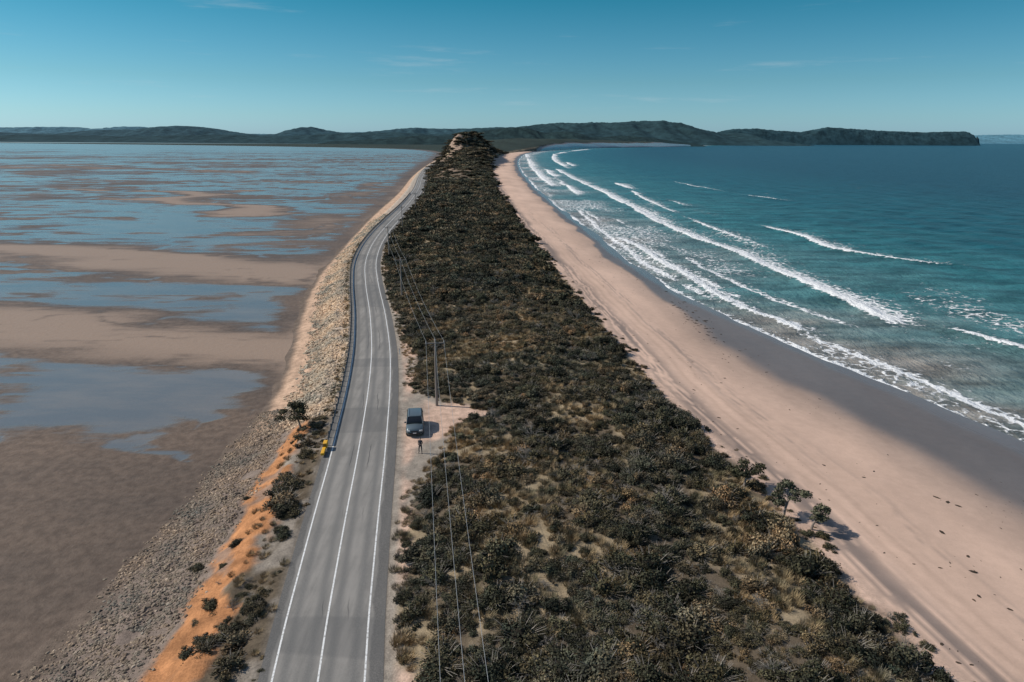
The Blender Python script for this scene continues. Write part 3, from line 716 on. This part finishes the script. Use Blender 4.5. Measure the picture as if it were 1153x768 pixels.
for s in(-1,1):
    for (y0,y1) in((-1.08,-.40),(.42,.42),(1.25,1.28),(2.17,1.95)):
        tube('pillar',[(s*.875,y0,1.06),(s*.828,(y0+y1)/2,1.35),(s*.748,y1,1.67)],.042,paint,car,6)
    tube('roof_rail',[(s*.66,-.2,1.74),(s*.66,-.1,1.80),(s*.66,1.7,1.80),(s*.66,1.8,1.74)],.022,chrome,car,6)
    boxes('mirror',[((s*1.03,-.72,1.13),(.2,.12,.15),0)],paint,car,.03)
    boxes('sill',[((s*.93,.0,.33),(.05,2.5,.1),0)],plast,car,.01)
    boxes('headlamp',[((s*.66,-2.2,.76),(.34,.2,.15),s*.35)],lamp,car,.03)
    boxes('tail_lamp',[((s*.80,2.25,.88),(.14,.16,.3),0)],redl,car,.02)
    for y in(-1.42,1.4):
        for nm,r,w,xx,mt_ in(('tyre',.36,.24,.84,tyre),('hub',.22,.25,.845,chrome),('wheel_arch',.42,.03,.938,plast)):
            bm=bmesh.new();bmesh.ops.create_cone(bm,cap_ends=True,segments=24,radius1=r,radius2=r,depth=w,matrix=Matrix.Translation((s*xx,y,.36))@Matrix.Rotation(math.pi/2,4,'Y'))
            me=bpy.data.meshes.new(nm);bm.to_mesh(me);bm.free();o=new_obj(nm,me,car,mt_)
            md=o.modifiers.new('b','BEVEL');md.width=.02;md.segments=2
boxes('grille',[((0,-2.30,.68),(.8,.06,.16),0),((0,-2.31,.46),(1.2,.08,.14),0)],plast,car,.02)
boxes('number_plate',[((0,-2.36,.52),(.36,.02,.11),0)],lamp,car)
boxes('wipers',[((.25,-.97,1.17),(.6,.02,.02),.1),((-.35,-.97,1.17),(.6,.02,.02),.1)],plast,car)
car.location=(-10.75,70.3,Z0+.03);car.rotation_euler=(0,0,math.radians(7))

# ------------------------------------------------------------------ person (drone pilot)
per=bpy.data.objects.new('person',None);sc.collection.objects.link(per)
J={'pel':(0,0,.95,.145,.11),'ab':(0,.01,1.12,.135,.10),'ch':(0,.0,1.32,.165,.115),'nb':(0,.01,1.45,.09,.075),'nk':(0,-.01,1.52,.055,.055),
'sL':(.17,0,1.42,.065,.06),'eL':(.24,.03,1.15,.047,.045),'wL':(.12,-.22,1.12,.03,.028),'sR':(-.17,0,1.42,.065,.06),'eR':(-.24,.03,1.15,.047,.045),'wR':(-.12,-.22,1.12,.03,.028),
'hL':(.10,0,.88,.095,.09),'kL':(.13,-.02,.48,.06,.06),'aL':(.14,.03,.09,.042,.042),'tL':(.16,-.15,.035,.04,.032),'hR':(-.10,0,.88,.095,.09),'kR':(-.15,-.03,.48,.06,.06),'aR':(-.17,.02,.09,.042,.042),'tR':(-.20,-.15,.035,.04,.032)}
E=[('pel','ab'),('ab','ch'),('ch','nb'),('nb','nk'),('ch','sL'),('sL','eL'),('eL','wL'),('ch','sR'),('sR','eR'),('eR','wR'),('pel','hL'),('hL','kL'),('kL','aL'),('aL','tL'),('pel','hR'),('hR','kR'),('kR','aR'),('aR','tR')]
def skin(name,J,E,root,mats,sub=2,fn=None):
    ks=list(J);me=bpy.data.meshes.new(name);me.from_pydata([J[k][:3] for k in ks],[(ks.index(a),ks.index(b)) for a,b in E],[])
    o=new_obj(name,me,per)
    md=o.modifiers.new('s','SKIN');md.use_smooth_shade=True
    for k,v in zip(ks,me.skin_vertices[0].data): v.radius=J[k][3:5];v.use_root=(k==root)
    o.modifiers.new('d','SUBSURF').levels=sub;o.modifiers['d'].render_levels=sub
    dg=bpy.context.evaluated_depsgraph_get();me2=bpy.data.meshes.new_from_object(o.evaluated_get(dg))
    o.modifiers.clear();o.data=me2;me2.materials.clear()
    for q in mats: me2.materials.append(q)
    for p in me2.polygons:
        p.use_smooth=True
        if fn: p.material_index=fn(p.center)
    return o
jk=noisy('jacket_fabric',(.03,.035,.045),.9);tr_=noisy('trouser_fabric',(.045,.045,.05),.9);sk=noisy('skin',(.50,.31,.23),.55);shoe=noisy('shoe',(.05,.04,.035),.8);hair=noisy('hair',(.04,.025,.015),.7)
skin('body',J,E,'pel',[jk,tr_,shoe,sk],2,lambda c:(2 if c.z<.11 else 1 if c.z<.93 else 3 if (c.z>1.485) else 0))
for s in(-1,1):
    hx=s*.12
    H={'w':(hx,-.22,1.12,.026,.022),'p1':(hx*.9,-.27,1.12,.034,.018),'p2':(hx*.8,-.31,1.125,.034,.016)}
    skin('hand',H,[('w','p1'),('p1','p2')],'w',[sk],1)
    for k,le in enumerate((.065,.075,.07,.055)):
        b0=(hx*.8+(k-1.5)*.018,-.31,1.125);H={'a':(*b0,.009,.009),'b':(b0[0]*.93,b0[1]-le*.5,1.12,.009,.009),'c':(b0[0]*.80,b0[1]-le*.75,1.095,.008,.008)}
        skin('finger',H,[('a','b'),('b','c')],'a',[sk],1)
    H={'a':(hx*.75,-.26,1.13,.011,.011),'b':(hx*.55,-.29,1.15,.010,.010),'c':(hx*.45,-.31,1.155,.009,.009)}
    skin('thumb',H,[('a','b'),('b','c')],'a',[sk],1)
bm=bmesh.new();bmesh.ops.create_uvsphere(bm,u_segments=24,v_segments=18,radius=1)
for v in bm.verts:
    x,y,z=v.co;wd=.074*(1-.22*max(0,-z));yy_=.095*y
    if y<0:
        yy_-=.018*math.exp(-(x/.22)**2-((z+.12)/.22)**2)
        yy_+=.010*(math.exp(-((abs(x)-.38)/.16)**2-((z-.06)/.12)**2))
        yy_-=.005*math.exp(-(x/.3)**2-((z+.5)/.09)**2)
    v.co=(x*wd+0,yy_-.015,1.64+z*.118)
me=bpy.data.meshes.new('head');bm.to_mesh(me);bm.free()
for p in me.polygons:p.use_smooth=True
new_obj('head',me,per,sk)
for s in(-1,1):
    for nm,loc,rad,mt_ in(('ear',(s*.076,0,1.635),(.012,.022,.032),sk),('eye',(s*.029,-.097,1.647),(.012,.008,.007),plast)):
        bm=bmesh.new();bmesh.ops.create_uvsphere(bm,u_segments=10,v_segments=8,radius=1,matrix=Matrix.Translation(loc)@Matrix.Diagonal((*rad,1)));me=bpy.data.meshes.new(nm);bm.to_mesh(me);bm.free();new_obj(nm,me,per,mt_)
boxes('mouth',[((0,-.111,1.585),(.045,.006,.006),0)],noisy('lips',(.35,.14,.12),.5),per)
bm=bmesh.new();bmesh.ops.create_uvsphere(bm,u_segments=24,v_segments=16,radius=1)
for v in list(bm.verts):
    x,y,z=v.co;v.co=(x*.082,y*.105-.002,1.652+z*.118)
bmesh.ops.delete(bm,geom=[v for v in bm.verts if v.co.z<1.57 or (v.co.y<-.03 and v.co.z<1.70)],context='VERTS')
me=bpy.data.meshes.new('hair');bm.to_mesh(me);bm.free()
for p in me.polygons:p.use_smooth=True
new_obj('hair',me,per,hair)
boxes('drone_controller',[((0,-.345,1.125),(.17,.09,.035),0),((0,-.37,1.19),(.15,.012,.085),0)],plast,per,.008)
per.location=(-9.35,64.2,gz(-9.35,64.2)+.0);per.rotation_euler=(0,0,math.radians(-15))

# ------------------------------------------------------------------ sky, sun, camera
EL,AZ=math.radians(41),math.radians(-80)
w=bpy.data.worlds.new('World');sc.world=w;w.use_nodes=True;nt=w.node_tree;nt.nodes.clear()
class W(NT):
    def __init__(s,t): s.t=t
t=W(nt)
sky=t.n('ShaderNodeTexSky',sky_type='NISHITA',sun_disc=False,sun_elevation=EL,sun_rotation=AZ%(2*math.pi),altitude=30,air_density=1.0,dust_density=.6,ozone_density=3.)
tc=t.n('ShaderNodeTexCoord');z=t.n('ShaderNodeSeparateXYZ',{0:tc.outputs['Generated']}).outputs[2]
rp=t.n('ShaderNodeValToRGB',{'Fac':t.map(z,0.,.6,0.,1.,False)});cr=rp.color_ramp
cr.elements[0].position=0;cr.elements[0].color=(.64,1.03,1.60,1);cr.elements[1].position=1;cr.elements[1].color=(1.0,1.0,.98,1)
for q,cc in((.05,(.56,.93,1.25)),(.125,(.42,.78,.92)),(.30,(.12,.62,.68)),(.5,(.75,.90,.92))):
    e=cr.elements.new(q);e.color=(*cc,1)
cs=t.mix(1.,sky.outputs[0],rp.outputs[0],'MULTIPLY')
cn=t.noise(t.n('ShaderNodeMapping',{'Vector':tc.outputs['Generated'],'Scale':(3.2,3.2,34)}).outputs[0],1.3,6,.6)
cf=t.math('MULTIPLY',t.map(cn,.56,.78,0.,.30),t.map(z,.02,.06))
cs=t.mix(cf,cs,(5.5,6.2,6.6))
bg=t.n('ShaderNodeBackground',{'Color':cs,'Strength':.1});out=t.n('ShaderNodeOutputWorld',{'Surface':bg.outputs[0]})
ld=bpy.data.lights.new('sun','SUN');ld.energy=4.1;ld.angle=math.radians(.5);ld.color=(1,.93,.84)
lo=bpy.data.objects.new('sun',ld);sc.collection.objects.link(lo)
sd_=Vector((math.sin(AZ)*math.cos(EL),math.cos(AZ)*math.cos(EL),math.sin(EL)))
lo.rotation_euler=(-sd_).to_track_quat('-Z','Y').to_euler();lo.location=(-40,20,60)
cd=bpy.data.cameras.new('camera');cd.lens=24;cd.sensor_width=36;cd.clip_start=.5;cd.clip_end=100000
co=bpy.data.objects.new('camera',cd);sc.collection.objects.link(co)
M=Matrix.Rotation(math.radians(90-16.4),4,'X')@Matrix.Rotation(math.radians(.33),4,'Z')
co.matrix_world=Matrix.Translation((0,0,34))@M
sc.camera=co
